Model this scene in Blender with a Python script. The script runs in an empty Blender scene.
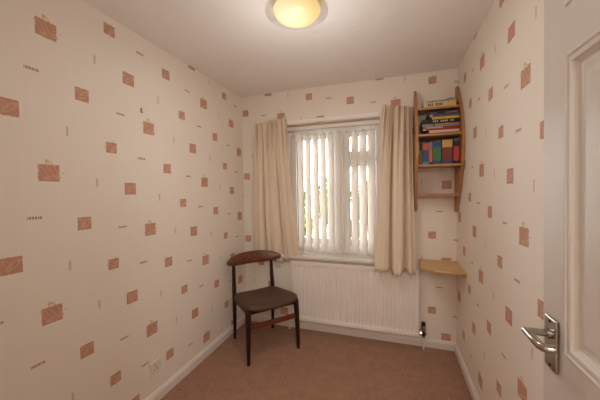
import bpy, bmesh, math, random
from mathutils import Vector, Matrix
random.seed(7)
scene = bpy.context.scene
COL = scene.collection
PI = math.pi

# ------------------------------------------------------------------ camera
def make_camera():
    yaw, pitch, roll = math.radians(18.355), math.radians(-2.173), math.radians(-0.85)
    cy, sy, cp, sp = math.cos(yaw), math.sin(yaw), math.cos(pitch), math.sin(pitch)
    f = Vector((-sy*cp, cy*cp, sp)); r = Vector((cy, sy, 0)); u = r.cross(f)
    c, s = math.cos(roll), math.sin(roll)
    r2 = c*r + s*u; u2 = -s*r + c*u
    m = Matrix(((r2.x, u2.x, -f.x, 0), (r2.y, u2.y, -f.y, 0), (r2.z, u2.z, -f.z, 1.3527), (0, 0, 0, 1)))
    cam = bpy.data.cameras.new('camera'); cam.sensor_width = 36; cam.lens = 280.33/600*36
    cam.clip_start = 0.02; cam.clip_end = 300
    o = bpy.data.objects.new('camera', cam); COL.objects.link(o); o.matrix_world = m
    scene.camera = o
make_camera()

# ------------------------------------------------------------------ world, exposure
w = bpy.data.worlds.new('overcast_sky'); scene.world = w; w.use_nodes = True
bg = w.node_tree.nodes['Background']; bg.inputs[0].default_value = (0.93, 0.97, 1.0, 1); bg.inputs[1].default_value = 12.0
vs = scene.view_settings
vs.view_transform = 'Standard'; vs.look = 'None'; vs.exposure = -0.02; vs.gamma = 1.0; vs.use_curve_mapping = False
scene.display_settings.display_device = 'sRGB'
cyc = scene.cycles
cyc.max_bounces = 12; cyc.diffuse_bounces = 8; cyc.glossy_bounces = 4; cyc.transmission_bounces = 8
cyc.transparent_max_bounces = 16; cyc.sample_clamp_indirect = 6.0; cyc.caustics_reflective = False; cyc.caustics_refractive = False
cyc.use_denoising = True
CEILING_LAMP_POWER = 2.85
ADDED_FILL_SHARE = 1.85
LANDING_FILL_POWER = 11.5

# room, in metres (camera stands at x = 0, y = 0, in the doorway)
XL, XR, YB, YF, ZC = -1.456, 0.4934, 2.5574, 0.12, 2.30
OX0, OX1, OZ0, OZ1 = -1.02, -0.105, 0.69, 1.975      # window opening

# ------------------------------------------------------------------ helpers: nodes
class NT:
    def __init__(self, name, rough=0.6, spec=0.3):
        self.m = bpy.data.materials.new(name); self.m.use_nodes = True
        self.t = self.m.node_tree; self.b = self.t.nodes['Principled BSDF']
        self.b.inputs['Roughness'].default_value = rough
        self.b.inputs['Specular IOR Level'].default_value = spec
        self.out = self.t.nodes['Material Output']
    def n(self, kind, **kw):
        x = self.t.nodes.new(kind)
        for k, v in kw.items(): setattr(x, k, v)
        return x
    def put(self, sock, v):
        if hasattr(v, 'is_output') or isinstance(v, bpy.types.NodeSocket): self.t.links.new(v, sock)
        else: sock.default_value = v
    def math(self, op, a, b=None, c=None):
        x = self.n('ShaderNodeMath', operation=op)
        self.put(x.inputs[0], a)
        if b is not None: self.put(x.inputs[1], b)
        if c is not None: self.put(x.inputs[2], c)
        return x.outputs[0]
    def mix(self, f, a, b):
        x = self.n('ShaderNodeMix', data_type='RGBA')
        self.put(x.inputs[0], f); self.put(x.inputs[6], a); self.put(x.inputs[7], b)
        return x.outputs[2]
    def noise(self, vec, scale, detail=3, rough=0.5):
        x = self.n('ShaderNodeTexNoise'); x.inputs['Scale'].default_value = scale
        x.inputs['Detail'].default_value = detail; x.inputs['Roughness'].default_value = rough
        if vec is not None: self.t.links.new(vec, x.inputs['Vector'])
        return x.outputs['Fac']
    def obj(self): return self.n('ShaderNodeTexCoord').outputs['Object']
    def pos(self): return self.n('ShaderNodeNewGeometry').outputs['Position']
    def mapping(self, vec, scale):
        x = self.n('ShaderNodeMapping'); x.inputs['Scale'].default_value = scale
        self.t.links.new(vec, x.inputs['Vector']); return x.outputs[0]
    def bump(self, h, strength, dist):
        x = self.n('ShaderNodeBump'); x.inputs['Strength'].default_value = strength; x.inputs['Distance'].default_value = dist
        self.t.links.new(h, x.inputs['Height']); self.t.links.new(x.outputs[0], self.b.inputs['Normal'])

def srgb(r, g, b):
    f = lambda c: (c/12.92 if c <= 0.04045 else ((c+0.055)/1.055)**2.4)
    return (f(r/255), f(g/255), f(b/255), 1)

def plain(name, rgb, rough=0.5, metal=0.0, var=0.06, scale=30.0, spec=0.3, bump=0.0, bscale=200.0):
    n = NT(name, rough, spec); o = n.obj()
    c = srgb(*rgb); d = tuple(x*(1-2*var) for x in c[:3]) + (1,)
    n.put(n.b.inputs['Base Color'], n.mix(n.noise(o, scale), d, c))
    n.b.inputs['Metallic'].default_value = metal
    if bump: n.bump(n.noise(o, bscale, 2), bump, 0.002)
    return n.m

def wood(name, rgb_a, rgb_b, axis=0, rough=0.4, spec=0.4, scale=14.0):
    n = NT(name, rough, spec); o = n.obj()
    sc = [6.0, 6.0, 6.0]; sc[axis] = 0.5
    v = n.mapping(o, tuple(x*scale/6 for x in sc))
    k = n.noise(v, 3.0, 6, 0.65)
    r = n.n('ShaderNodeValToRGB'); n.t.links.new(k, r.inputs[0])
    r.color_ramp.elements[0].position = 0.3; r.color_ramp.elements[0].color = srgb(*rgb_a)
    r.color_ramp.elements[1].position = 0.7; r.color_ramp.elements[1].color = srgb(*rgb_b)
    n.put(n.b.inputs['Base Color'], r.outputs[0])
    n.bump(k, 0.08, 0.002)
    return n.m

# ------------------------------------------------------------------ wallpaper: printed squares, loops and dashes on a half-drop repeat
S = 2.3/2.4
def wallpaper(name, axis, sign, u0, P, sh, z0, V, dr):
    n = NT(name, 0.62, 0.25); L = n.t.links
    p = n.pos(); xyz = n.n('ShaderNodeSeparateXYZ'); L.new(p, xyz.inputs[0])
    u = n.math('MULTIPLY', xyz.outputs[axis], sign); z = xyz.outputs[2]
    U0, PP, VV, Z0, DR = u0*S, P*S, V*S, z0*S, dr*S
    zz = n.math('SUBTRACT', z, 1.4*S)
    up = n.math('DIVIDE', n.math('SUBTRACT', n.math('SUBTRACT', u, U0), n.math('MULTIPLY', zz, sh)), PP)
    k = n.math('FLOOR', n.math('ADD', up, 0.08))
    fu = n.math('MULTIPLY', n.math('SUBTRACT', up, k), 0.5665*S)
    vp = n.math('DIVIDE', n.math('SUBTRACT', n.math('SUBTRACT', z, Z0), n.math('MULTIPLY', up, DR)), VV)
    vp = n.math('SUBTRACT', vp, n.math('MULTIPLY', k, 0.5))
    fv = n.math('MULTIPLY', n.math('SUBTRACT', n.math('FRACT', n.math('ADD', vp, 0.2)), 0.2), 0.6635*S)
    # slightly ragged print edges
    nz = n.math('MULTIPLY', n.math('SUBTRACT', n.noise(p, 160, 2), 0.5), 0.009)
    nz2 = n.math('MULTIPLY', n.math('SUBTRACT', n.noise(p, 90, 2), 0.5), 0.009)
    ru, rv = n.math('ADD', fu, nz), n.math('ADD', fv, nz2)
    def wrapv(cv):
        cv = cv % 0.6635
        return (cv - 0.6635 if cv > 0.8*0.6635 else cv)*S
    def box(cu, cv, wu, wv, uu=ru, vv=rv, dv=None):
        a = n.math('LESS_THAN', n.math('ABSOLUTE', n.math('SUBTRACT', uu, cu*S)), wu*S/2)
        b = n.math('LESS_THAN', n.math('ABSOLUTE', n.math('SUBTRACT', vv, wrapv(cv) if dv is None else dv)), wv*S/2)
        return n.math('MULTIPLY', a, b)
    def ring(cu, cv, ra, rb, ang, t):
        du = n.math('SUBTRACT', fu, cu*S); dv = n.math('SUBTRACT', fv, cv*S)
        c, s_ = math.cos(ang), math.sin(ang)
        x = n.math('DIVIDE', n.math('ADD', n.math('MULTIPLY', du, c), n.math('MULTIPLY', dv, s_)), ra*S)
        y = n.math('DIVIDE', n.math('SUBTRACT', n.math('MULTIPLY', dv, c), n.math('MULTIPLY', du, s_)), rb*S)
        r = n.math('SQRT', n.math('ADD', n.math('MULTIPLY', x, x), n.math('MULTIPLY', y, y)))
        return n.math('LESS_THAN', n.math('ABSOLUTE', n.math('SUBTRACT', r, 1.0)), t)
    def union(ms):
        r = ms[0]
        for m_ in ms[1:]: r = n.math('MAXIMUM', r, m_)
        return r
    squares = union([box(0, 0, .085, .078), box(.153, .413, .068, .066), box(.307, .165, .064, .060), box(.423, .597, .076, .072)])
    def wv(cv):
        return wrapv(cv)/S
    c_v, a_v = wv(.597), wv(.413)
    loops = union([ring(-.022, .0, .034, .010, -1.0, .19), ring(.012, .020, .042, .013, -1.05, .18), ring(.012, -.022, .030, .007, .1, .3),
                   box(.058, .003, .012, .004),
                   ring(.16, a_v, .027, .010, .8, .24), ring(.143, a_v+.012, .018, .008, -.8, .28),
                   ring(.300, .168, .026, .012, -.6, .22), ring(.318, .158, .020, .008, .9, .3), box(.268, .165, .010, .005), box(.31, .128, .005, .012), box(.318, .202, .005, .008),
                   ring(.43, c_v, .028, .011, .75, .22), ring(.41, c_v+.008, .018, .009, -.7, .2)])
    comb_u = n.math('GREATER_THAN', n.math('FRACT', n.math('MULTIPLY', fu, 95.0)), 0.22)
    comb_v = n.math('GREATER_THAN', n.math('FRACT', n.math('MULTIPLY', fv, 110.0)), 0.25)
    hd = n.math('MULTIPLY', union([box(.366, .371, .054, .011, fu, fv), box(.508, .127, .056, .013, fu, fv), box(-.0585, .127-.33175, .056, .013, fu, fv)]), comb_u)
    vd = n.math('MULTIPLY', union([box(.080, .211, .0105, .048, fu, fv), box(.221, .627, .0105, .048, fu, fv)]), comb_v)
    # paper: cream with fine vertical strands and soft mottling
    strand = n.noise(n.mapping(p, (260, 260, 5)), 1.0, 3)
    mott = n.noise(p, 5.0, 3)
    base = n.mix(n.math('ADD', n.math('MULTIPLY', strand, 0.7), n.math('MULTIPLY', mott, 0.3)), srgb(*PAPER_A), srgb(*PAPER_B))
    red = n.mix(n.noise(p, 130, 3), srgb(184, 130, 112), srgb(212, 162, 143))
    c = n.mix(squares, base, red)
    c = n.mix(n.math('MULTIPLY', vd, 0.55), c, srgb(158, 112, 104))
    c = n.mix(n.math('MULTIPLY', hd, 0.8), c, srgb(160, 108, 98))
    c = n.mix(n.math('MULTIPLY', loops, 0.8), c, srgb(206, 176, 144))
    n.put(n.b.inputs['Base Color'], c)
    n.bump(strand, 0.15, 0.001)
    return n.m
PAPER_A, PAPER_B = (233, 224, 213), (241, 234, 224)
M = {}
M['paper_left'] = wallpaper('wallpaper_left', 1, 1.0, .8737, .5681, .0224, .1794, .6626, -.0105)
M['paper_back'] = wallpaper('wallpaper_back', 0, 1.0, -1.0754, .5503, .0, .1494, .6654, .0064)
M['paper_right'] = wallpaper('wallpaper_right', 1, -1.0, -1.9816, .5910, -.0112, .2013, .6549, .0178)
M['paper_front'] = wallpaper('wallpaper_front', 0, -1.0, .1, .565, 0, .2, .66, 0)

def artex():
    n = NT('ceiling_paint', 0.8, 0.2); p = n.pos()
    a = n.noise(p, 9, 5, 0.6); b = n.noise(p, 60, 4, 0.6)
    n.put(n.b.inputs['Base Color'], n.mix(a, srgb(240, 237, 235), srgb(246, 244, 242)))
    n.bump(n.math('ADD', n.math('MULTIPLY', a, 0.6), n.math('MULTIPLY', b, 0.4)), 0.35, 0.012)
    return n.m
M['ceiling'] = artex()
def carpet():
    n = NT('carpet_pile', 0.95, 0.1); p = n.pos()
    def stretch(v, lo, hi):
        x = n.n('ShaderNodeMapRange'); n.put(x.inputs[0], v); x.inputs[1].default_value = lo; x.inputs[2].default_value = hi
        return x.outputs[0]
    a = stretch(n.noise(p, 11, 3, 0.6), 0.34, 0.66); b = stretch(n.noise(p, 55, 3, 0.65), 0.34, 0.66); c = stretch(n.noise(p, 260, 2, 0.6), 0.3, 0.7)
    base = n.mix(a, srgb(156, 114, 92), srgb(180, 135, 108))
    base = n.mix(n.math('MULTIPLY', b, 0.55), base, srgb(208, 162, 131))
    base = n.mix(n.math('MULTIPLY', c, 0.35), base, srgb(120, 84, 66))
    n.put(n.b.inputs['Base Color'], base)
    n.bump(n.math('ADD', b, c), 0.7, 0.006)
    n.b.inputs['Sheen Weight'].default_value = 0.15
    return n.m
M['carpet'] = carpet()
M['gloss_white'] = plain('white_gloss_paint', (232, 224, 218), 0.3, var=0.02, spec=0.5)
M['door_white'] = plain('white_door_paint', (211, 204, 198), 0.35, var=0.02, spec=0.5, bump=0.04, bscale=90)
M['rad_white'] = plain('radiator_enamel', (242, 236, 230), 0.35, var=0.02, spec=0.5)
M['upvc'] = plain('white_upvc', (240, 240, 240), 0.3, var=0.01, spec=0.5)
M['gasket'] = plain('black_gasket', (40, 44, 46), 0.6)
M['socket'] = plain('white_socket_plastic', (226, 222, 214), 0.3, var=0.01, spec=0.5)
M['slot'] = plain('dark_slot', (40, 36, 34), 0.6)
M['chrome'] = plain('satin_chrome', (176, 168, 160), 0.2, metal=1.0, var=0.04)
M['brass'] = plain('brass', (190, 150, 70), 0.35, metal=1.0)
M['dark_wood'] = wood('dark_stained_wood', (34, 16, 12), (52, 26, 19), 2, 0.35)
M['back_wood'] = wood('rosewood_veneer', (72, 38, 26), (128, 76, 50), 0, 0.3)
M['stretcher_wood'] = wood('teak_stretcher', (92, 46, 28), (118, 62, 38), 0, 0.4)
M['vinyl'] = plain('brown_seat_vinyl', (92, 64, 52), 0.5, var=0.1, scale=18, spec=0.35, bump=0.1)
M['pine_front'] = wood('pine_boards', (166, 116, 70), (190, 140, 92), 2, 0.4)
M['pine_x'] = wood('pine_shelf_boards', (170, 120, 74), (194, 144, 96), 0, 0.4)
M['beech'] = wood('beech_board', (196, 158, 106), (214, 178, 126), 0, 0.4)
M['track'] = plain('white_track', (242, 240, 237), 0.4, var=0.01)
M['pages'] = plain('page_edges', (226, 214, 190), 0.8)
def fabric(name, rgb, transl=0.0, sc=900):
    n = NT(name, 0.9, 0.1); o = n.obj()
    wv = n.noise(n.mapping(o, (sc, sc, sc*0.3)), 1.0, 2)
    c = srgb(*rgb); d = tuple(x*0.88 for x in c[:3]) + (1,)
    col = n.mix(wv, d, c); n.put(n.b.inputs['Base Color'], col); n.bump(wv, 0.1, 0.001)
    if transl:
        tr = n.n('ShaderNodeBsdfTranslucent'); n.put(tr.inputs[0], col)
        mx = n.n('ShaderNodeMixShader'); mx.inputs[0].default_value = transl
        n.t.links.new(n.b.outputs[0], mx.inputs[1]); n.t.links.new(tr.outputs[0], mx.inputs[2]); n.t.links.new(mx.outputs[0], n.out.inputs[0])
    return n.m
M['curtain'] = fabric('beige_curtain_cloth', (244, 228, 208), 0.12)
M['slat'] = fabric('white_blind_fabric', (252, 246, 240), 0.23, 500)
def glass(name, rough=0.0, tint=(1, 1, 1), refl=0.08):
    n = NT(name); t = n.t
    tr = n.n('ShaderNodeBsdfTransparent'); tr.inputs[0].default_value = (*tint, 1)
    gl = n.n('ShaderNodeBsdfGlossy'); gl.inputs['Roughness'].default_value = rough
    fr = n.n('ShaderNodeFresnel'); fr.inputs[0].default_value = 1.45
    mx = n.n('ShaderNodeMixShader')
    t.links.new(n.math('MULTIPLY', fr.outputs[0], refl), mx.inputs[0])
    t.links.new(tr.outputs[0], mx.inputs[1]); t.links.new(gl.outputs[0], mx.inputs[2]); t.links.new(mx.outputs[0], n.out.inputs[0])
    return n.m
M['glass'] = glass('window_glass', 0.0, (0.97, 0.99, 0.98), 1.0)
M['dish_glass'] = glass('clear_glass_dish', 0.2, (0.95, 0.94, 0.93), 0.3)
def glow():
    # frosted bowl lit from inside: brightest next to the bulb, which sits a little off centre
    n = NT('glowing_frosted_glass', 0.3); b = n.b
    b.inputs['Base Color'].default_value = srgb(150, 132, 96)
    o = n.obj(); d = n.n('ShaderNodeVectorMath', operation='DISTANCE'); n.t.links.new(o, d.inputs[0]); d.inputs[1].default_value = (-0.035, -0.035, -0.085)
    f = n.math('MINIMUM', n.math('MULTIPLY', d.outputs['Value'], 7.5), 1.0)
    n.put(b.inputs['Emission Color'], n.mix(f, (1.0, 0.90, 0.62, 1), (0.80, 0.56, 0.22, 1)))
    b.inputs['Emission Strength'].default_value = 0.95
    return n.m
M['glow'] = glow()

# ------------------------------------------------------------------ helpers: geometry
class MB:
    def __init__(self): self.v = []; self.f = []
    def add(self, vs, fs):
        b = len(self.v); self.v += [tuple(x) for x in vs]; self.f += [tuple(i+b for i in q) for q in fs]; return self
    def box(self, x0, x1, y0, y1, z0, z1):
        v = [(x, y, z) for z in (z0, z1) for (x, y) in ((x0, y0), (x1, y0), (x1, y1), (x0, y1))]
        return self.add(v, [(0, 3, 2, 1), (4, 5, 6, 7), (0, 1, 5, 4), (1, 2, 6, 5), (2, 3, 7, 6), (3, 0, 4, 7)])
    def prism(self, poly, h0, h1, axis=2):     # poly counter-clockwise seen from +axis
        def pt(a, b, c):
            return {2: (a, b, c), 0: (c, a, b), 1: (b, c, a)}[axis]
        n = len(poly)
        v = [pt(a, b, h0) for a, b in poly] + [pt(a, b, h1) for a, b in poly]
        return self.add(v, [tuple(range(n))[::-1], tuple(range(n, 2*n))] + [(i, (i+1) % n, n+(i+1) % n, n+i) for i in range(n)])
    def tube(self, pts, rads, seg=10, caps=True):
        pts = [Vector(p) for p in pts]
        if not hasattr(rads, '__len__'): rads = [rads]*len(pts)
        rings = []; prev = None
        for i, p in enumerate(pts):
            d = (pts[min(i+1, len(pts)-1)] - pts[max(i-1, 0)]).normalized()
            if prev is None:
                a = d.cross(Vector((0, 0, 1)))
                if a.length < 1e-3: a = d.cross(Vector((1, 0, 0)))
            else: a = prev - d*prev.dot(d)
            a.normalize(); b = d.cross(a); prev = a
            rings.append([p + (a*math.cos(2*PI*k/seg) + b*math.sin(2*PI*k/seg))*rads[i] for k in range(seg)])
        v = [x for r in rings for x in r]; f = []
        for i in range(len(pts)-1):
            for k in range(seg):
                f.append((i*seg+k, i*seg+(k+1) % seg, (i+1)*seg+(k+1) % seg, (i+1)*seg+k))
        if caps: f += [tuple(range(seg))[::-1], tuple(range((len(pts)-1)*seg, len(pts)*seg))]
        return self.add(v, f)
    def lathe(self, c, prof, seg=32):           # prof: (r, z) closed caps when r = 0
        v = []; f = []; idx = []
        for r, z in prof:
            if r < 1e-6: idx.append([len(v)]); v.append((c[0], c[1], c[2]+z))
            else:
                idx.append(list(range(len(v), len(v)+seg)))
                v += [(c[0]+r*math.cos(2*PI*k/seg), c[1]+r*math.sin(2*PI*k/seg), c[2]+z) for k in range(seg)]
        for a, b in zip(idx, idx[1:]):
            for k in range(seg):
                q = [a[k % len(a)], a[(k+1) % len(a)], b[(k+1) % len(b)], b[k % len(b)]]
                q2 = []
                for i in q:
                    if i not in q2: q2.append(i)
                if len(q2) > 2: f.append(tuple(q2))
        return self.add(v, f)

ORIG = {}
def custom(o, label=None, cat=None, group=None, kind=None):
    if label: o['label'] = label
    if cat: o['category'] = cat
    if group: o['group'] = group
    if kind: o['kind'] = kind
    return o
def thing(name, loc, label, cat, group=None, kind=None):
    o = bpy.data.objects.new(name, None); COL.objects.link(o); o.location = loc; o.empty_display_size = 0.05
    ORIG[o] = Vector(loc); return custom(o, label, cat, group, kind)
def obj(name, mb, mat, parent=None, bevel=0.0, smooth=False, seg=2, origin=None, solid=0.0):
    if parent is not None: og = ORIG[parent]
    elif origin is not None: og = Vector(origin)
    else:
        xs, ys, zs = zip(*mb.v); og = Vector(((min(xs)+max(xs))/2, (min(ys)+max(ys))/2, min(zs)))
    me = bpy.data.meshes.new(name)
    me.from_pydata([(a-og.x, b-og.y, c-og.z) for a, b, c in mb.v], [], mb.f)
    bm = bmesh.new(); bm.from_mesh(me)
    bmesh.ops.recalc_face_normals(bm, faces=bm.faces)
    if bevel:
        es = [e for e in bm.edges if len(e.link_faces) == 2 and e.calc_face_angle(0) > 0.6]
        bmesh.ops.bevel(bm, geom=es, offset=bevel, segments=seg, profile=0.5, affect='EDGES', clamp_overlap=True)
    bm.to_mesh(me); bm.free()
    if smooth:
        me.polygons.foreach_set('use_smooth', [True]*len(me.polygons))
        if smooth != 'all': me.set_sharp_from_angle(angle=math.radians(40))
    me.materials.append(M[mat] if isinstance(mat, str) else mat)
    o = bpy.data.objects.new(name, me); COL.objects.link(o)
    ORIG[o] = og
    if parent is not None: o.parent = parent
    else: o.location = og
    if solid:
        md = o.modifiers.new('thickness', 'SOLIDIFY'); md.thickness = solid; md.offset = 0
    return o
def struct(name, mb, mat, label=None, cat=None, **kw):
    return custom(obj(name, mb, mat, **kw), label, cat, kind='structure')

# ------------------------------------------------------------------ the room
T = 0.12
struct('floor', MB().box(XL-T, XR+T, YF-T, YB, -0.1, 0), 'carpet', 'mottled brown carpet covering the small bedroom floor', 'floor')
struct('ceiling', MB().box(XL-T, XR+T, YF-T, YB+0.25, ZC, ZC+0.1), 'ceiling', 'lightly textured off-white ceiling above the room', 'ceiling')
struct('wall_left', MB().box(XL-T, XL, YF, YB+0.25, 0, ZC), 'paper_left', 'long cream wallpapered wall with the power socket', 'wall')
struct('wall_right', MB().box(XR, XR+T, YF, YB+0.25, 0, ZC), 'paper_right', 'cream wallpapered wall partly hidden by the open door', 'wall')
wb = MB(); Y2 = YB+0.25
wb.box(XL, OX0, YB, Y2, 0, ZC); wb.box(OX1, XR, YB, Y2, 0, ZC)
wb.box(OX0, OX1, YB, Y2, 0, OZ0); wb.box(OX0, OX1, YB, Y2, OZ1, ZC)
struct('wall_back', wb, 'paper_back', 'cream wallpapered end wall around the window', 'wall')
DX0, DX1 = -0.39, 0.425
wf = MB(); wf.box(XL-T, DX0, YF-T, YF, 0, ZC); wf.box(DX1, XR+T, YF-T, YF, 0, ZC); wf.box(DX0, DX1, YF-T, YF, 2.02, ZC)
struct('wall_front', wf, 'paper_front', 'wallpapered wall with the doorway', 'wall')
ln = MB(); ln.box(-1.3, -1.2, -1.2, 0, 0, 2.3); ln.box(1.2, 1.3, -1.2, 0, 0, 2.3); ln.box(-1.3, 1.3, -1.3, -1.2, 0, 2.3)
ln.box(-1.2, XL-T+0.3, -0.02, 0, 0, 2.3); ln.box(XR+T, 1.2, -0.02, 0, 0, 2.3)
struct('wall_landing', ln, plain('landing_paint', (238, 232, 222), 0.7), 'plain cream landing walls outside the doorway', 'wall')
struct('floor_landing', MB().box(-1.3, 1.3, -1.3, 0, -0.1, 0), 'carpet', 'brown carpet of the landing outside the doorway', 'floor')
struct('ceiling_landing', MB().box(-1.3, 1.3, -1.3, 0, 2.3, 2.4), 'ceiling', 'white ceiling of the landing outside the doorway', 'ceiling')

def skirt_profile(h=0.071, t=0.016):
    return [(0, 0), (t, 0), (t, h*0.72), (t*0.75, h*0.80), (t*0.55, h*0.92), (t*0.25, h), (0, h)]
def skirt(name, label, p0, p1, inward):
    m = MB(); pr = skirt_profile()
    a, b, n_ = Vector(p0), Vector(p1), Vector(inward)
    k = len(pr)
    v = [tuple(a + n_*d + Vector((0, 0, z))) for d, z in pr] + [tuple(b + n_*d + Vector((0, 0, z))) for d, z in pr]
    m.add(v, [tuple(range(k)), tuple(range(k, 2*k))[::-1]] + [(i, (i+1) % k, k+(i+1) % k, k+i) for i in range(k)])
    struct(name, m, 'gloss_white', label, 'skirting board')
skirt('baseboard_left', 'white skirting board along the long socket wall', (XL, YF, 0), (XL, YB, 0), (1, 0, 0))
skirt('baseboard_back', 'white skirting board under the radiator', (XL, YB, 0), (XR, YB, 0), (0, -1, 0))
skirt('baseboard_right', 'white skirting board along the wall behind the door', (XR, YF, 0), (XR, YB, 0), (-1, 0, 0))
tr = MB()
tr.box(DX0-0.06, DX0+0.012, YF, YF+0.018, 0, 2.06); tr.box(DX1-0.008, DX1+0.06, YF, YF+0.018, 0, 2.06); tr.box(DX0+0.012, DX1-0.008, YF, YF+0.018, 2.005, 2.06)
tr.box(DX0, DX0+0.025, YF-T, YF, 0, 2.02); tr.box(DX1-0.008, DX1, YF-T, YF, 0, 2.02); tr.box(DX0, DX1, YF-T, YF, 1.995, 2.02)
struct('trim_1', tr, 'gloss_white', 'white door frame around the doorway', 'door frame', bevel=0.003)

# ------------------------------------------------------------------ window with frame, sashes and panes
win = thing('window_1', (-0.56, YB+0.12, OZ0), 'white double casement window with a small top opener', 'window', kind='structure')
FY0, FY1 = YB+0.17, YB+0.23
def frame_ring(x0, x1, z0, z1, wd, y0, y1, top=None):
    m = MB(); tp = top or wd
    m.box(x0, x0+wd, y0, y1, z0, z1); m.box(x1-wd, x1, y0, y1, z0, z1)
    m.box(x0+wd, x1-wd, y0, y1, z0, z0+wd); m.box(x0+wd, x1-wd, y0, y1, z1-tp, z1)
    return m
obj('window_frame', frame_ring(OX0, OX1, OZ0+0.02, OZ1, 0.045, FY0, FY1, 0.075), 'upvc', win, 0.004)
obj('mullion', MB().box(-0.505, -0.445, FY0, FY1, OZ0+0.065, OZ1-0.075), 'upvc', win, 0.004)
obj('transom', MB().box(-0.445, OX1-0.045, FY0, FY1, 1.61, 1.66), 'upvc', win, 0.004)
def sash(x0, x1, z0, z1, wd, gasket=True):
    sh_ = obj('sash', frame_ring(x0+0.002, x1-0.002, z0+0.002, z1-0.002, wd, FY0-0.012, FY1-0.02), 'upvc', win, 0.005)
    if gasket:
        g = frame_ring(x0+wd-0.001, x1-wd+0.001, z0+wd-0.001, z1-wd+0.001, 0.007, FY0-0.008, FY1-0.03)
        obj('gasket', g, 'gasket', sh_)
    obj('pane', MB().box(x0+wd, x1-wd, FY0+0.012, FY0+0.018, z0+wd, z1-wd), 'glass', sh_)
sash(OX0+0.045, -0.505, OZ0+0.065, OZ1-0.075, 0.045)
sash(-0.445, OX1-0.045, 1.66, OZ1-0.075, 0.042)
sash(-0.445, OX1-0.045, OZ0+0.065, 1.61, 0.04)
obj('window_handle', MB().box(-0.535, -0.523, FY0-0.045, FY0-0.012, 1.2, 1.215).box(-0.536, -0.522, FY0-0.05, FY0-0.038, 1.1, 1.215), 'upvc', win, 0.003)
rv = MB().box(OX0, OX1, YB+0.0005, FY0, OZ1-0.003, OZ1).box(OX0, OX0+0.003, YB+0.0005, FY0, OZ0+0.028, OZ1-0.003).box(OX1-0.003, OX1, YB+0.0005, FY0, OZ0+0.028, OZ1-0.003)
obj('reveal_lining', rv, plain('cream_reveal_paint', (236, 218, 196), 0.7), win)
obj('window_sill', MB().box(OX0-0.04, OX1+0.04, YB-0.045, YB-0.0005, OZ0, OZ0+0.028).box(OX0+0.001, OX1-0.001, YB-0.001, FY0, OZ0+0.0005, OZ0+0.028), 'gloss_white', win, 0.004)

# ------------------------------------------------------------------ door, open against the right wall
DF, DBK, DE, DH = 0.38, 0.415, 0.91, 0.15
door = thing('door_1', ((DF+DBK)/2, DH, 0.008), 'white panelled door standing open at the right', 'door', kind='structure')
ys = [DH, DH+0.10, 0.48, 0.58, DE-0.10, DE]      # stile / panel lines along y
zs = [0.008, 0.20, 0.84, 0.955, 1.656, 1.762, 1.885, 1.98]
lf = MB()
lf.box(DF, DBK, ys[0], ys[1], zs[0], zs[7]); lf.box(DF, DBK, ys[4], ys[5], zs[0], zs[7])
for z0, z1 in ((zs[0], zs[1]), (zs[2], zs[3]), (zs[4], zs[5]), (zs[6], zs[7])): lf.box(DF, DBK, ys[1], ys[4], z0, z1)
for z0, z1 in ((zs[1], zs[2]), (zs[3], zs[4]), (zs[5], zs[6])): lf.box(DF, DBK, ys[2], ys[3], z0, z1)
obj('door_leaf', lf, 'door_white', door)
def panel(y0, y1, z0, z1):
    # pressed panel: bead, slope, raised field, as nested rings
    steps = [(0.0, 0.0), (0.003, -0.0045), (0.010, -0.0055), (0.0135, -0.0015), (0.017, -0.0015), (0.019, -0.004), (0.026, -0.0035), (0.029, 0.002), (0.036, 0.010), (0.043, 0.011), (0.062, 0.004)]
    m = MB(); v = []; f = []
    for ins, dep in steps:
        v += [(DF+dep, y0+ins, z0+ins), (DF+dep, y1-ins, z0+ins), (DF+dep, y1-ins, z1-ins), (DF+dep, y0+ins, z1-ins)]
    n_ = len(steps)
    for i in range(n_-1):
        for k in range(4): f.append((i*4+k, i*4+(k+1) % 4, (i+1)*4+(k+1) % 4, (i+1)*4+k))
    f.append(tuple((n_-1)*4+k for k in range(4)))
    b = len(v); v += [(DBK-0.006, y0, z0), (DBK-0.006, y1, z0), (DBK-0.006, y1, z1), (DBK-0.006, y0, z1)]
    for k in range(4): f.append((k, (k+1) % 4, b+(k+1) % 4, b+k))
    f.append((b, b+1, b+2, b+3))
    m.add(v, f); obj('door_panel', m, 'door_white', door)
for z0, z1 in ((zs[1], zs[2]), (zs[3], zs[4]), (zs[5], zs[6])):
    for y0, y1 in ((ys[1], ys[2]), (ys[3], ys[4])): panel(y0, y1, z0, z1)
def handle(face, sg):
    pl = obj('handle_plate', MB().box(min(face, face-sg*0.008), max(face, face-sg*0.008), 0.834, 0.888, 0.895, 1.024), 'chrome', door, 0.003)
    hx = face - sg*0.057; hy, hz = 0.861, 0.983
    mb = MB().tube([(face-sg*0.006, hy, hz), (face-sg*0.016, hy, hz)], [0.013, 0.012], 16)
    mb.tube([(face-sg*0.014, hy, hz), (hx+sg*0.004, hy, hz), (hx, hy-0.001, hz), (hx-sg*0.001, hy-0.006, hz)], [0.0085, 0.0085, 0.0085, 0.0085], 14)
    obj('lever_neck', mb, 'chrome', pl, smooth=True)
    mb = MB().tube([(hx-sg*0.001, hy+0.004, hz), (hx, hy-0.02, hz), (hx, hy-0.05, hz-0.001), (hx+sg*0.001, hy-0.066, hz-0.002), (hx+sg*0.005, hy-0.076, hz-0.002), (hx+sg*0.013, hy-0.080, hz-0.002), (hx+sg*0.024, hy-0.081, hz-0.002)],
                   [0.0085, 0.009, 0.0095, 0.0095, 0.0095, 0.009, 0.009], 14)
    obj('lever', mb, 'chrome', pl, smooth=True)
    for z in (0.905, 1.014):
        obj('screw', MB().tube([(face-sg*0.007, 0.861, z), (face-sg*0.0095, 0.861, z)], [0.0042, 0.0035], 10), 'slot', pl, smooth=True)
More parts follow.
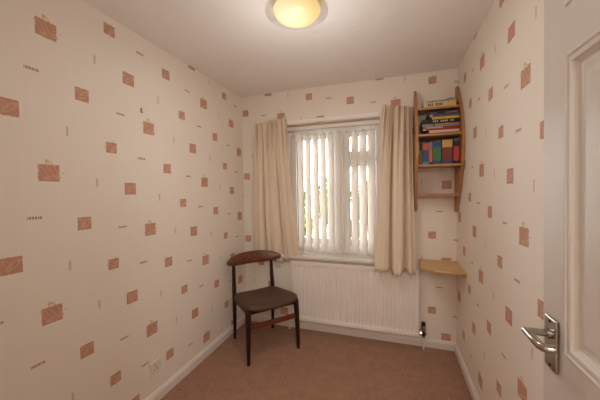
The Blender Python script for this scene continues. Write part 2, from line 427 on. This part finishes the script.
handle(DF, 1); handle(DBK, -1)
for z in (0.25, 1.72): obj('hinge', MB().tube([(DBK+0.005, DH-0.006, z), (DBK+0.005, DH-0.006, z+0.09)], 0.006, 10), 'chrome', door, smooth=True)

# the old door hangs slightly out of plumb
for part in [c for c in door.children] + [g for c in door.children for g in c.children]:
    for vert in part.data.vertices: vert.co.y += 0.032*(vert.co.z + 0.008 - 1.35)

# ------------------------------------------------------------------ ceiling light
LC = (-0.455, 1.365, ZC)
def ceiling_light(name, c, label, power, dish=True):
    t = thing(name, c, label, 'ceiling light')
    obj('ceiling_plate', MB().lathe(c, [(0, 0), (0.075, 0), (0.075, -0.012), (0.06, -0.03), (0, -0.03)], 32), 'gloss_white', t, smooth=True)
    obj('glass_dish', MB().lathe(c, [(0.09, -0.034), (0.12, -0.040), (0.148, -0.050), (0.156, -0.056), (0.157, -0.060), (0.155, -0.062), (0.147, -0.056), (0.119, -0.046), (0.09, -0.040), (0.09, -0.034)], 64), 'dish_glass', t, smooth=True)
    obj('frosted_bowl', MB().lathe(c, [(0.0, -0.036), (0.116, -0.047), (0.118, -0.053), (0.112, -0.068), (0.096, -0.084), (0.07, -0.097), (0.036, -0.105), (0, -0.107)], 48), 'glow', t, smooth=True)
    l = bpy.data.lights.new(name + '_bulb', 'AREA'); l.shape = 'DISK'; l.size = 0.2; l.energy = power; l.color = (1.0, 0.955, 0.90)
    o = bpy.data.objects.new(name + '_bulb', l); COL.objects.link(o); o.parent = t; o.location = (0, 0, -0.125)
    l = bpy.data.lights.new(name + '_added_fill', 'POINT'); l.shadow_soft_size = 0.12; l.energy = power*ADDED_FILL_SHARE; l.color = (1.0, 0.955, 0.90)  # added point light in mid-air below the bowl, evens out the room light
    o = bpy.data.objects.new(name + '_added_fill', l); COL.objects.link(o); o.parent = t; o.location = (0, 0, -0.40)
    return t
ceiling_light('ceiling_light', LC, 'round glowing frosted glass ceiling light with a clear rim', CEILING_LAMP_POWER)
ceiling_light('ceiling_light', (0.34, -0.65, ZC), 'round glass fill light added on the landing behind the camera', LANDING_FILL_POWER)  # unseen lamp, added as fill through the doorway

# ------------------------------------------------------------------ vertical blind
bl = thing('vertical_blind', (-0.56, YB+0.087, OZ0+0.028), 'white fabric vertical blind hanging in the window recess', 'blind')
BY = YB+0.087
obj('headrail', MB().box(OX0+0.006, OX1-0.006, BY-0.022, BY+0.022, 1.932, 1.968), 'track', bl, 0.004)
NS = 12; X0 = -0.940; SP = 0.0755; TH = math.radians(34)
def slat_mesh():
    m = MB(); n_ = 8; wd = 0.089; v = []
    zl = [0.738, 0.79, 0.95, 1.3, 1.7, 1.885]
    for z in zl:
        for side in (1, -1):
            for i in range(n_+1):
                t = -0.5 + i/n_; a = t*wd; b = 0.006*(1-4*t*t) + side*0.0005
                th = TH
                x = a*math.cos(th) + b*math.sin(th); y = -a*math.sin(th) + b*math.cos(th)
                v.append((x, y, z))
    f = []; k = 2*(n_+1)
    for r in range(len(zl)-1):
        for i in range(n_):
            f.append((r*k+i, r*k+i+1, (r+1)*k+i+1, (r+1)*k+i))
            f.append((r*k+n_+1+i, (r+1)*k+n_+1+i, (r+1)*k+n_+2+i, r*k+n_+2+i))
        f.append((r*k, (r+1)*k, (r+1)*k+n_+1, r*k+n_+1)); f.append((r*k+n_, r*k+2*n_+1, (r+1)*k+2*n_+1, (r+1)*k+n_))
    m.add(v, f); return m
proto = None; cT, sT = math.cos(TH), math.sin(TH)
for i in range(NS):
    x = X0 + i*SP
    if proto is None:
        sm = slat_mesh(); sm.v = [(a+x, b+BY, c) for a, b, c in sm.v]
        s0 = obj('slat', sm, 'slat', bl, smooth='all')
        def rot_box(a0, a1, b0, b1, z0, z1):
            q = MB().box(a0, a1, b0, b1, z0, z1)
            q.v = [(x + a*cT + b*sT, BY - a*sT + b*cT, c) for a, b, c in q.v]; return q
        h0 = obj('hanger', rot_box(-0.02, 0.02, 0.004, 0.008, 1.875, 1.895).box(x-0.002, x+0.002, BY-0.002, BY+0.002, 1.893, 1.934), 'socket', s0)
        w0 = obj('bottom_weight', rot_box(-0.043, 0.043, -0.003, 0.009, 0.733, 0.758), 'slat', s0, 0.003)
        proto = (s0, h0, w0)
    else:
        c0 = proto[0].copy(); COL.objects.link(c0); c0.parent = bl; c0.location = (i*SP, 0, 0)
        for p_ in proto[1:]:
            c1 = p_.copy(); COL.objects.link(c1); c1.parent = c0
for dz, off in ((0.749, 1), (0.749, -1)):
    pts = []
    for i in range(NS):
        x = X0 + i*SP + off*0.042*cT; y = BY - off*0.042*sT
        pts.append((x, y, dz))
        if i < NS-1: pts.append((x+SP/2, y, dz-0.008))
    obj('chain', MB().tube(pts, 0.0009, 5), 'socket', bl)

# ------------------------------------------------------------------ curtain rail and curtains
rl = thing('curtain_rail', (-0.53, YB, 1.975), 'slim white curtain rail above the window recess', 'curtain rail')
obj('rail', MB().box(-0.972, -0.108, YB-0.016, YB-0.0005, 1.978, 2.012), 'track', rl, 0.003)
obj('end_cap', MB().box(-0.110, -0.104, YB-0.019, YB-0.0005, 1.976, 2.014), 'track', rl, 0.002)

def lerp(a, b, t): return a + (b-a)*t
def smooth(t): t = max(0, min(1, t)); return t*t*(3-2*t)
def curtain(name, label, top, bot, ztop, zbot, off_top, off_bot, folds, npleat, phase, amp=0.013, swell=0.006):
    # top/bot: x range; folds: (t position, half width, depth) of the deep creases
    t_ = thing(name, ((top[0]+top[1])/2, YB, zbot(0.5)), label, 'curtain', 'window curtains')
    NU, NV = 150, 40; v = []; f = []
    for j in range(NV+1):
        g = j/NV                                     # 0 top, 1 bottom
        for i in range(NU+1):
            t = i/NU
            xl = lerp(top[0], bot[0], g**0.8); xr = lerp(top[1], bot[1], g**1.4)
            z = lerp(ztop(t), zbot(t), g)
            x = lerp(xl, xr, t)
            off = lerp(off_top, off_bot, g**(0.9 if off_bot > off_top else 5.0)); fs = min(1.0, off/off_top)
            a_top = amp*(1 - 0.84*smooth(g*2.2))
            ph = 2*PI*npleat*t + phase + 0.9*math.sin(7*t)
            y = a_top*math.cos(ph) + 0.35*a_top*math.cos(2.3*ph + 1)
            a_bot = smooth(g*4.0)*(0.55+0.45*g)
            for (c, hw, dp) in folds:
                d = (t - c - 0.02*math.sin(3*g+9*c))/(hw*lerp(1.0, 1.25, g))
                y += fs*a_bot*dp*math.exp(-d*d)
            y += a_bot*swell*math.cos(2*PI*(t - folds[0][0])/(folds[1][0]-folds[0][0]))
            y += 0.003*math.sin(9*t + 5*g)*g
            pinch = 0.008*math.exp(-((g-0.05)/0.015)**2)  # heading tape gather
            v.append((x, YB - off + y + pinch, z))
    for j in range(NV):
        for i in range(NU):
            a = j*(NU+1)+i; f.append((a, a+1, a+NU+2, a+NU+1))
    cl = obj('cloth', MB().add(v, f), 'curtain', t_, smooth='all', solid=0.003)
    # heading tape behind the pleats, with hooks
    tp = MB(); n_ = 40
    vv = []; ff = []
    for i in range(n_+1):
        t = i/n_
        for dz in (0.035, 0.065): vv.append((lerp(top[0]+0.01, top[1]-0.01, t), YB-off_top+0.024, ztop(t)-dz))
    for i in range(n_): ff.append((2*i, 2*i+2, 2*i+3, 2*i+1))
    obj('heading_tape', tp.add(vv, ff), 'curtain', cl, solid=0.002)
    for i in range(6):
        t = (i+0.5)/6; x = lerp(top[0]+0.01, top[1]-0.01, t)
        obj('hook', MB().tube([(x, YB-off_top+0.026, ztop(t)-0.05), (x, YB-off_top+0.034, ztop(t)-0.045), (x, YB-0.012, ztop(t)-0.045)], 0.002, 6), 'socket', t_)
    obj('track', MB().box(top[0]+0.01, min(top[1]-0.01, -0.98) if top[1] < -0.5 else top[1]-0.01, YB-0.014, YB-0.0005, ztop(0.5)-0.06, ztop(0.5)-0.03), 'track', t_)
    return t_
curtain('curtain', 'beige pleated curtain at the left of the window behind the chair', (-1.285, -0.950), (-1.345, -0.835),
        lambda t: lerp(1.985, 2.03, t**0.7) + 0.006*math.sin(30*t), lambda t: lerp(0.668, 0.698, smooth((t-0.72)/0.2)) - 0.028*math.exp(-((t-0.58)/0.12)**2),
        0.068, 0.043, [(0.30, 0.020, 0.060), (0.64, 0.018, 0.062), (0.03, 0.05, 0.018), (0.84, 0.05, 0.008)], 7, 0.4, 0.027)
curtain('curtain', 'beige pleated curtain at the right of the window beside the book shelf', (-0.075, 0.150), (-0.150, 0.172),
        lambda t: lerp(2.05, 2.02, t) + 0.006*math.sin(26*t), lambda t: 0.668 - 0.03*math.exp(-((t-0.56)/0.12)**2) - 0.018*math.exp(-((t-0.93)/0.06)**2),
        0.048, 0.178, [(0.40, 0.030, 0.070), (0.76, 0.042, 0.066), (1.0, 0.05, 0.03)], 5, 1.0, 0.026, 0.008)

# ------------------------------------------------------------------ radiator
RX0, RX1, RZ0, RZ1, RYF = -0.918, 0.201, 0.110, 0.674, YB-0.082
rad = thing('radiator', ((RX0+RX1)/2, RYF+0.03, RZ0), 'white ribbed panel radiator under the window', 'radiator')
def rad_front():
    m = MB(); zz = [RZ0+0.032, RZ0+0.045, RZ1-0.058, RZ1-0.045]
    prof = []; n_ = 32; pw = (RX1-RX0-0.04)/n_
    prof.append((RX0+0.004, 0.0)); prof.append((RX0+0.02, 0.0))
    for i in range(n_):
        x = RX0+0.02+i*pw
        prof += [(x+pw*0.18, 0.0), (x+pw*0.32, 0.011), (x+pw*0.68, 0.011), (x+pw*0.82, 0.0)]
    prof += [(RX1-0.02, 0.0), (RX1-0.004, 0.0)]
    v = []; f = []; k = len(prof)
    rows = [(RZ0+0.004, 0), (RZ0+0.034, 0), (RZ0+0.046, 1), (RZ1-0.044, 1), (RZ1-0.034, 0), (RZ1-0.010, 0)]
    for z, on in rows:
        for x, d in prof: v.append((x, RYF + (d if on else 0.0), z))
    for r in range(len(rows)-1):
        for i in range(k-1): f.append((r*k+i, r*k+i+1, (r+1)*k+i+1, (r+1)*k+i))
    return m.add(v, f)
obj('front_panel', rad_front(), 'rad_white', rad, solid=0.002)
obj('bottom_lip', MB().box(RX0, RX1, RYF-0.004, RYF+0.003, RZ0, RZ0+0.030), 'rad_white', rad, 0.003)
obj('back_panel', MB().box(RX0+0.01, RX1-0.01, RYF+0.042, RYF+0.05, RZ0+0.02, RZ1-0.03), 'rad_white', rad, 0.003)
obj('top_lip', MB().box(RX0, RX1, RYF-0.003, RYF+0.004, RZ1-0.022, RZ1), 'rad_white', rad, 0.002)
obj('top_lip', MB().box(RX0, RX1, RYF+0.050, RYF+0.056, RZ1-0.034, RZ1-0.012), 'rad_white', rad, 0.002)
for i in range(12):
    x = RX0+0.03+i*(RX1-RX0-0.06)/11
    obj('grille_bar', MB().box(x-0.002, x+0.002, RYF+0.0045, RYF+0.0495, RZ1-0.040, RZ1-0.032), 'rad_white', rad)
for x in (RX0, RX1-0.004): obj('side_cover', MB().box(x, x+0.004, RYF-0.002, RYF+0.056, RZ0, RZ1-0.001), 'rad_white', rad, 0.0015)
for x in (RX0+0.2, RX1-0.2): obj('bracket', MB().box(x-0.015, x+0.015, RYF+0.05, YB-0.0005, RZ0+0.08, RZ1-0.12), 'rad_white', rad)
vx, vy = 0.241, RYF+0.028
vb = MB().tube([(vx, vy, 0.10), (vx, vy, 0.150)], [0.012, 0.012], 14).tube([(RX1-0.002, vy, 0.135), (vx, vy, 0.135)], [0.010, 0.010], 12)
vb.tube([(RX1+0.012, vy, 0.135), (RX1+0.026, vy, 0.135)], [0.015, 0.015], 6)
val = obj('valve', vb, 'chrome', rad, smooth=True)
obj('valve_head', MB().lathe((vx, vy, 0.150), [(0, 0), (0.011, 0), (0.017, 0.010), (0.019, 0.03), (0.014, 0.048), (0.0, 0.05)], 16), 'chrome', val, smooth=True)
obj('valve_cap', MB().lathe((vx, vy, 0.199), [(0, 0), (0.010, 0), (0.017, 0.008), (0.017, 0.022), (0.012, 0.030), (0, 0.031)], 16), 'slot', val, smooth=True)
obj('valve_collar', MB().lathe((vx, vy, 0.118), [(0, 0), (0.017, 0), (0.019, 0.006), (0.019, 0.022), (0.016, 0.028), (0, 0.028)], 6), 'slot', val)
obj('pipe', MB().tube([(vx, vy, 0.0), (vx, vy, 0.11)], 0.0075, 10), 'gloss_white', rad, smooth=True)
lx = -0.958
obj('lockshield_valve', MB().tube([(lx, vy, 0.10), (lx, vy, 0.165)], [0.011, 0.009], 12).tube([(RX0+0.002, vy, 0.135), (lx, vy, 0.135)], 0.009, 12), 'gloss_white', rad, smooth=True)
obj('pipe', MB().tube([(lx, vy, 0.0), (lx, vy, 0.105)], 0.0075, 10), 'gloss_white', rad, smooth=True)

# ------------------------------------------------------------------ wall shelf unit with bowed sides
sf = thing('wall_shelf', (0.33, YB, 1.155), 'open pine wall shelf unit with bowed sides in the corner', 'shelf')
def depth(z):
    pts = [(1.150, 0.055), (1.20, 0.085), (1.28, 0.135), (1.40, 0.205), (1.55, 0.258), (1.68, 0.272), (1.80, 0.258), (1.92, 0.208), (2.02, 0.148), (2.10, 0.085), (2.145, 0.045)]
    if z <= pts[0][0]: return pts[0][1]
    for (a, da), (b, db) in zip(pts, pts[1:]):
        if z <= b: return lerp(da, db, (z-a)/(b-a))
    return pts[-1][1]
for x0 in (0.166, 0.4745):
    n_ = 28; poly = [(YB-0.0005, 1.155), (YB-0.0005, 2.143)]
    zl = [2.143 - i*(2.143-1.155)/n_ for i in range(n_+1)]
    poly = [(YB-0.0005, 1.155)] + [(YB-depth(z), z) for z in reversed(zl)] + [(YB-0.0005, 2.143)]
    obj('side_panel', MB().prism(poly[::-1], x0, x0+0.017, 0), 'pine_front', sf, 0.002)
SHZ = [1.968, 1.752, 1.527, 1.300]                # upper faces
for z in SHZ:
    obj('shelf_board', MB().box(0.1835, 0.4742, YB-depth(z)+0.006, YB-0.0005, z-0.016, z), 'pine_x', sf, 0.0015)

# ------------------------------------------------------------------ corner shelf
cz = 0.748
poly = [(0.213, YB-0.0005), (0.205, 2.315), (0.215, 2.292), (0.26, 2.252), (0.30, 2.226), (0.345, 2.211), (0.40, 2.204), (XR-0.0005, 2.206), (XR-0.0005, YB-0.0005)]
cs = thing('corner_shelf', (0.36, YB-0.18, cz-0.014), 'small beech corner shelf beside the radiator', 'shelf')
obj('shelf_board', MB().prism(poly, cz-0.014, cz, 2), 'beech', cs, 0.002)
obj('support_batten', MB().box(0.23, XR-0.001, YB-0.018, YB-0.0006, cz-0.040, cz-0.0145), 'beech', cs, 0.001)
obj('support_batten', MB().box(XR-0.018, XR-0.0006, 2.22, YB-0.02, cz-0.040, cz-0.0145), 'beech', cs, 0.001)

# ------------------------------------------------------------------ books
BM = {}
def bmat(rgb):
    if rgb not in BM: BM[rgb] = plain('book_cover_%02x%02x%02x' % rgb, rgb, 0.45, var=0.05, scale=60)
    return BM[rgb]
def book_upright(x0, x1, h, label, bands, z0, yf, dep, group):
    b = thing('book', ((x0+x1)/2, yf+dep/2, z0), label, 'book', group)
    base = bands[0][2]; g = 0.0015
    cv = MB().box(x0, x0+g, yf, yf+dep, z0, z0+h).box(x1-g, x1, yf, yf+dep, z0, z0+h).box(x0+g, x1-g, yf, yf+g, z0, z0+h)
    obj('cover', cv, bmat(base), b)
    obj('pages', MB().box(x0+g, x1-g, yf+g, yf+dep-0.004, z0+0.003, z0+h-0.003), 'pages', b)
    for a, c, rgb in bands[1:]:
        obj('spine_band', MB().box(x0-0.0002, x1+0.0002, yf-0.0006, yf+0.004, z0+a*h, z0+c*h), bmat(rgb), b)
    return b
def book_flat(x0, x1, z0, th, label, rgb, yf, dep, group, marks=None, spine=None):
    b = thing('book', ((x0+x1)/2, yf+dep/2, z0), label, 'book', group); g = 0.0015
    cv = MB().box(x0, x1, yf, yf+dep, z0, z0+g).box(x0, x1, yf, yf+dep, z0+th-g, z0+th).box(x0, x1, yf, yf+g, z0+g, z0+th-g)
    obj('cover', cv, bmat(rgb), b)
    obj('pages', MB().box(x0+0.003, x1-0.003, yf+g, yf+dep-0.003, z0+g, z0+th-g), 'pages', b)
    for (a, c, e, d, r2) in (marks or []):
        obj('spine_print', MB().box(lerp(x0, x1, a), lerp(x0, x1, c), yf-0.0006, yf+0.001, z0+e*th, z0+d*th), bmat(r2), b)
    return b
G3 = 'books standing on the third shelf'
z3, YS = SHZ[2], YB-0.205
UP = [
 (0.1840, 0.1935, .160, 'slim cream spined book against the left side of the shelf', [(0, 1, (214, 190, 160)), (0, .5, (150, 66, 52))], .13),
 (0.1945, 0.2130, .168, 'olive green book with a black top and red foot', [(0, 1, (104, 112, 50)), (.66, 1, (44, 40, 40)), (0, .12, (160, 50, 50))], .14),
 (0.2150, 0.2600, .168, 'blue book with an orange-red top and turquoise foot', [(0, 1, (62, 82, 122)), (.66, .97, (200, 96, 66)), (0, .13, (70, 160, 180))], .14),
 (0.2620, 0.2865, .170, 'slim coral red book with a grey top', [(0, 1, (208, 104, 82)), (.64, .97, (130, 122, 120)), (0, .1, (40, 40, 44))], .14),
 (0.2910, 0.3470, .182, 'thick green book with blue bands at top and foot', [(0, 1, (66, 128, 84)), (.72, .94, (50, 80, 138)), (.94, 1, (112, 72, 50)), (0, .15, (54, 84, 140))], .15),
 (0.3530, 0.4210, .184, 'thickest maroon book with a yellow top and blue foot', [(0, 1, (134, 70, 62)), (.68, .98, (216, 178, 104)), (0, .13, (62, 84, 134))], .15),
 (0.4290, 0.4680, .188, 'coral book with a navy top nearest the right side', [(0, 1, (204, 82, 72)), (.68, .90, (52, 54, 78)), (.90, 1, (120, 116, 112)), (0, .12, (38, 36, 40))], .15),
]
for x0, x1, h, lab, bands, dep in UP: book_upright(x0, x1, h, lab, bands, z3+0.0002, YS, dep, G3)
G2 = 'books lying stacked on the second shelf'
z = SHZ[1]+0.0002; YS2 = YB-0.198
def text_marks(a, b, n_, rgb, e=.3, d=.7):
    out = []; wd = (b-a)/n_; random.seed(n_)
    for i in range(n_):
        if i % 5 == 3: continue
        out.append((a+i*wd, a+i*wd+wd*0.62, e, d, rgb))
    return out
FL = [
 (0.186, 0.466, .014, 'thin black book at the bottom of the lying stack', (38, 34, 36), .17, None),
 (0.262, 0.470, .019, 'cream book second from the bottom of the lying stack', (216, 196, 170), .16, None),
 (0.218, 0.470, .027, 'red and white book in the middle of the lying stack', (166, 56, 54), .17, [(0, .55, .55, 1.0, (188, 160, 148)), (.0, .08, .0, 1.0, (214, 200, 190))]),
 (0.214, 0.470, .022, 'grey book lying on the red and white one', (150, 138, 128), .17, [(.3, .34, 0, 1, (90, 80, 76))]),
 (0.212, 0.472, .032, 'thick black book with white lettering in the stack', (36, 34, 38), .17, text_marks(.3, .86, 11, (196, 184, 176), .35, .75)),
 (0.284, 0.470, .017, 'bright yellow book in the lying stack', (222, 176, 40), .16, text_marks(.1, .5, 7, (176, 130, 20), .3, .6)),
 (0.268, 0.470, .019, 'slate blue book lying on the yellow one', (74, 92, 120), .16, [(0, .1, 0, 1, (170, 160, 150))]),
 (0.256, 0.468, .022, 'dark book with pink print on top of the lying stack', (44, 38, 44), .16, [(.08, .3, .3, .6, (150, 96, 108)), (.55, .95, .3, .6, (176, 110, 118))]),
]
for x0, x1, th, lab, rgb, dep, marks in FL:
    book_flat(x0, x1, z, th, lab, rgb, YS2, dep, G2, marks); z += th + 0.0002
z = SHZ[0]+0.0002; YS1 = YB-0.162
book_flat(0.226, 0.452, z, .038, 'cream box-like book with dark lettering on the top shelf', (216, 196, 150), YS1, .14, 'books on the top shelf',
          [(.72, 1.0, .05, .95, (222, 184, 110))] + text_marks(.14, .68, 9, (88, 76, 64), .25, .8))
book_flat(0.250, 0.455, z+.0384, .016, 'thin grey book lying on the cream one on the top shelf', (168, 160, 152), YS1+.01, .12, 'books on the top shelf', text_marks(.1, .8, 8, (110, 100, 96), .3, .7))
custom(obj('tape_roll', MB().lathe((0.425, YS1+.07, z+.0547), [(0.012, 0), (0.026, 0), (0.027, 0.003), (0.027, 0.016), (0.026, 0.018), (0.012, 0.018), (0.012, 0)], 24), plain('grey_tape', (140, 136, 134), 0.4), smooth=True),
       'small round grey tape roll on the thin grey book', 'tape')

# ------------------------------------------------------------------ chair
cc = Vector((-1.083, 2.193, 0)); ef = Vector((0.754, -0.656, 0)).normalized(); es = Vector((0.656, 0.754, 0)).normalized()
def cp_(s, f, z): return cc + es*s + ef*f + Vector((0, 0, z))
ch = thing('dining_chair', tuple(cc), 'dark wooden chair with curved back and brown vinyl seat', 'chair')
for sg in (-1, 1):
    obj('leg', MB().tube([cp_(sg*.2225, .222, 0), cp_(sg*.2210, .219, .15), cp_(sg*.217, .213, .32), cp_(sg*.213, .207, .405), cp_(sg*.211, .205, .425)], [.0135, .0170, .0215, .0240, .022], 14), 'dark_wood', ch, smooth=True)
    obj('leg', MB().tube([cp_(sg*.190, -.222, 0), cp_(sg*.190, -.214, .18), cp_(sg*.190, -.208, .36), cp_(sg*.189, -.214, .46), cp_(sg*.187, -.222, .60), cp_(sg*.185, -.228, .69)], [.0130, .0165, .0195, .0190, .0160, .0130], 14), 'dark_wood', ch, smooth=True)
    sr = MB(); q = []
    for f_, zt, zb in ((-.20, .392, .345), (-.1, .396, .358), (.1, .405, .372), (.20, .418, .375)):
        q.append((f_, zt, zb))
    v = []; f = []
    for f_, zt, zb in q:
        so = lerp(.190, .213, (f_+.2)/.4)
        for d in (-.009, .009):
            v.append(tuple(cp_(sg*so+d, f_, zb))); v.append(tuple(cp_(sg*so+d, f_, zt)))
    for i in range(3):
        a = i*4; b = a+4
        f += [(a, a+1, b+1, b), (a+2, b+2, b+3, a+3), (a+1, a+3, b+3, b+1), (a, b, b+2, a+2)]
    f += [(0, 2, 3, 1), (12, 13, 15, 14)]
    obj('side_rail', sr.add(v, f), 'dark_wood', ch, 0.003)
def bar(pts, hh, tt):
    v = []; f = []
    for s, fr, z in pts:
        for df, dz in ((-tt, -hh), (tt, -hh), (tt, hh), (-tt, hh)): v.append(tuple(cp_(s, fr+df, z+dz)))
    k = len(pts)
    for i in range(k-1):
        a = 4*i; b = a+4
        for j in range(4): f.append((a+j, a+(j+1) % 4, b+(j+1) % 4, b+j))
    f += [(0, 3, 2, 1), (4*k-4, 4*k-3, 4*k-2, 4*k-1)]
    return MB().add(v, f)
obj('front_rail', bar([(-.205, .205, .396), (-.1, .207, .398), (.1, .207, .398), (.205, .205, .396)], .014, .009), 'dark_wood', ch, 0.003)
obj('rear_rail', bar([(-.185, -.206, .372), (.185, -.206, .372)], .016, .009), 'dark_wood', ch, 0.003)
obj('stretcher', bar([(-.212, .213, .286), (-.1, .213, .283), (.1, .213, .283), (.212, .213, .286)], .021, .0085), 'stretcher_wood', ch, 0.004)
# seat: upholstered pad with rounded edges, dished, front edge bowed
def seat():
    NA, rings = 56, [(1.0, -.030), (1.015, -.018), (1.012, -.006), (.985, .004), (.93, .009), (.75, .008), (.5, .004), (.25, .001)]
    def outline(a):
        c, s_ = math.cos(a), math.sin(a); e = 0.33
        X = math.copysign(abs(c)**e, c); Yv = math.copysign(abs(s_)**e, s_)
        hw = lerp(.200, .243, (Yv+1)/2)
        fr = Yv*.232 + 0.012
        if Yv > 0: fr += 0.022*(1-X*X)*Yv
        return X*hw, fr, X
    v = []; f = []
    def zs_(s, fr): return lerp(.408, .446, (fr+.22)/.46) + 0.012*(abs(s)/.23)**2 - 0.010*max(0, (fr-.17)/.08)*(1-(s/.24)**2)
    for sc, dz in rings:
        for k in range(NA):
            s, fr, X = outline(2*PI*k/NA)
            s2, f2 = s*sc, (fr-.012)*sc+.012
            v.append(tuple(cp_(s2, f2, zs_(s2, f2)+dz)))
    n_ = len(rings)
    for r in range(n_-1):
        for k in range(NA): f.append((r*NA+k, r*NA+(k+1) % NA, (r+1)*NA+(k+1) % NA, (r+1)*NA+k))
    v.append(tuple(cp_(0, .012, zs_(0, .012)+.0))); c = len(v)-1
    for k in range(NA): f.append(((n_-1)*NA+k, (n_-1)*NA+(k+1) % NA, c))
    v.append(tuple(cp_(0, .012, zs_(0, .012)-.028))); c = len(v)-1
    for k in range(NA): f.append(((k+1) % NA, k, c))
    return MB().add(v, f)
obj('seat', seat(), 'vinyl', ch, smooth='all')
def backrest():
    NU_, NC = 40, 12; v = []; f = []; W = .265
    for i in range(NU_+1):
        t = -1 + 2*i/NU_
        t2 = math.sin(t*PI/2)
        hh = .055*max(0.0, 1-abs(t2)**2.6)**0.5 + .0005
        th = .012*max(0.0, 1-abs(t2)**6)**0.5 + .0005
        fr = -.252 + .090*t2*t2; s = W*t2
        zc = .712 + .008*(1-t2*t2)
        nx = -2*.090*t2/W; nl = math.hypot(1, nx)
        for k in range(NC):
            a = 2*PI*k/NC
            dz = hh*math.sin(a); df = th*math.cos(a)
            lean = -0.18*dz
            v.append(tuple(cp_(s + df*nx/nl, fr + df/nl + lean, zc+dz)))
    for i in range(NU_):
        for k in range(NC): f.append((i*NC+k, i*NC+(k+1) % NC, (i+1)*NC+(k+1) % NC, (i+1)*NC+k))
    f += [tuple(range(NC))[::-1], tuple(range(NU_*NC, (NU_+1)*NC))]
    return MB().add(v, f)
obj('backrest', backrest(), 'back_wood', ch, smooth='all')

# ------------------------------------------------------------------ socket and picture hook on the left wall
so = thing('wall_socket', (XL, 1.370, 0.185), 'white switched power socket low on the long wall', 'socket')
obj('face_plate', MB().box(XL+0.0003, XL+0.010, 1.327, 1.415, 0.184, 0.270), 'socket', so, 0.003)
for y, z0, z1, wd in ((1.371, 0.232, 0.246, .005), (1.358, 0.212, 0.218, .008), (1.384, 0.212, 0.218, .008)):
    obj('pin_hole', MB().box(XL+0.009, XL+0.0104, y-wd/2, y+wd/2, z0, z1), 'slot', so)
obj('rocker_switch', MB().box(XL+0.009, XL+0.013, 1.396, 1.406, 0.238, 0.258), 'socket', so, 0.001)
for y in (1.335, 1.407): obj('screw', MB().tube([(XL+0.009, y, 0.227), (XL+0.0108, y, 0.227)], 0.003, 8), 'chrome', so)
hk = thing('picture_hook', (XL, 1.338, 1.835), 'tiny brass picture hook on the long wall', 'hook')
obj('hook_plate', MB().box(XL+0.0003, XL+0.003, 1.333, 1.343, 1.838, 1.862), 'brass', hk, 0.001)
obj('hook_bend', MB().tube([(XL+0.002, 1.338, 1.842), (XL+0.004, 1.338, 1.834), (XL+0.010, 1.338, 1.833), (XL+0.013, 1.338, 1.840)], 0.002, 6), 'brass', hk)
obj('pin', MB().tube([(XL+0.001, 1.338, 1.856), (XL+0.009, 1.338, 1.860)], 0.0018, 6), 'slot', hk)

# ------------------------------------------------------------------ outside the window
GZ = -2.75
struct('ground_outside', MB().box(-60, 40, YB+0.3, 120, GZ-0.2, GZ), plain('pale_paving', (214, 210, 204), 0.9, var=0.08, scale=0.6), 'pale paved ground outside seen through the blind', 'ground')
M['leaf'] = plain('tree_leaves', (74, 90, 44), 0.7, var=0.25, scale=2.0)
M['leaf_b'] = plain('yellow_green_leaves', (112, 116, 58), 0.7, var=0.2, scale=2.0)
M['bark'] = plain('bark', (50, 42, 34), 0.9, var=0.15, scale=5)
def tree(x, y, h, r, mat, label, seed, trunk=True):
    rnd = random.Random(seed)
    t = thing('tree' if trunk else 'bush', (x, y, GZ), label, 'tree' if trunk else 'bush', 'greenery outside the window')
    m = MB()
    for i in range(1500):
        while True:
            d = Vector((rnd.uniform(-1, 1), rnd.uniform(-1, 1), rnd.uniform(-1, 1)))
            if 0.35 < d.length < 1: break
        hz = (h*0.42 if trunk else h/2)
        c = Vector((x + d.x*r*(1+.2*math.sin(5*d.z)), y + d.y*r, GZ + h - hz + d.z*hz))
        s_ = rnd.uniform(.12, .24); a = Vector((rnd.gauss(0, 1), rnd.gauss(0, 1), rnd.gauss(0, 1))).normalized(); b = a.orthogonal().normalized()
        m.add([c-a*s_, c+b*s_*.6, c+a*s_, c-b*s_*.6], [(0, 1, 2, 3)])
    obj('foliage', m, mat, t)
    if trunk: obj('trunk', MB().tube([(x, y, GZ), (x+.1, y, GZ+h*.4), (x, y, GZ+h*.8)], [.22, .16, .06], 8), 'bark', t)
    else: obj('stem', MB().tube([(x, y, GZ), (x, y, GZ+h*.5)], [.05, .03], 6), 'bark', t)
tree(-9.6, 27, 4.9, 1.6, 'leaf', 'mid green tree seen through the leftmost gap of the blind', 1)
tree(-6.9, 33, 5.6, 2.0, 'leaf', 'taller dark tree seen through the middle of the left pane', 2)
tree(-5.3, 25, 4.3, 1.4, 'leaf_b', 'yellow-green tree beside the window mullion', 3)
tree(-2.3, 27, 4.9, 1.5, 'leaf', 'green tree seen through the right pane', 4)
tree(-7.6, 22.6, 2.0, 1.4, 'leaf_b', 'low yellowish bush outside in front of the trees', 5, False)
tree(-3.4, 22.6, 1.6, 1.3, 'leaf', 'low green bush outside the right pane', 6, False)
hd = thing('garden_wall', (-5, 20, GZ), 'low grey garden wall outside in front of the bushes', 'garden wall')
obj('wall_body', MB().box(-16, 6, 19.6, 19.85, GZ, GZ+0.55), plain('grey_blocks', (64, 62, 62), 0.9, var=0.15, scale=3), hd)
obj('coping', MB().box(-16, 6, 19.55, 19.9, GZ+0.55, GZ+0.62), plain('coping', (150, 146, 142), 0.9), hd, 0.01)
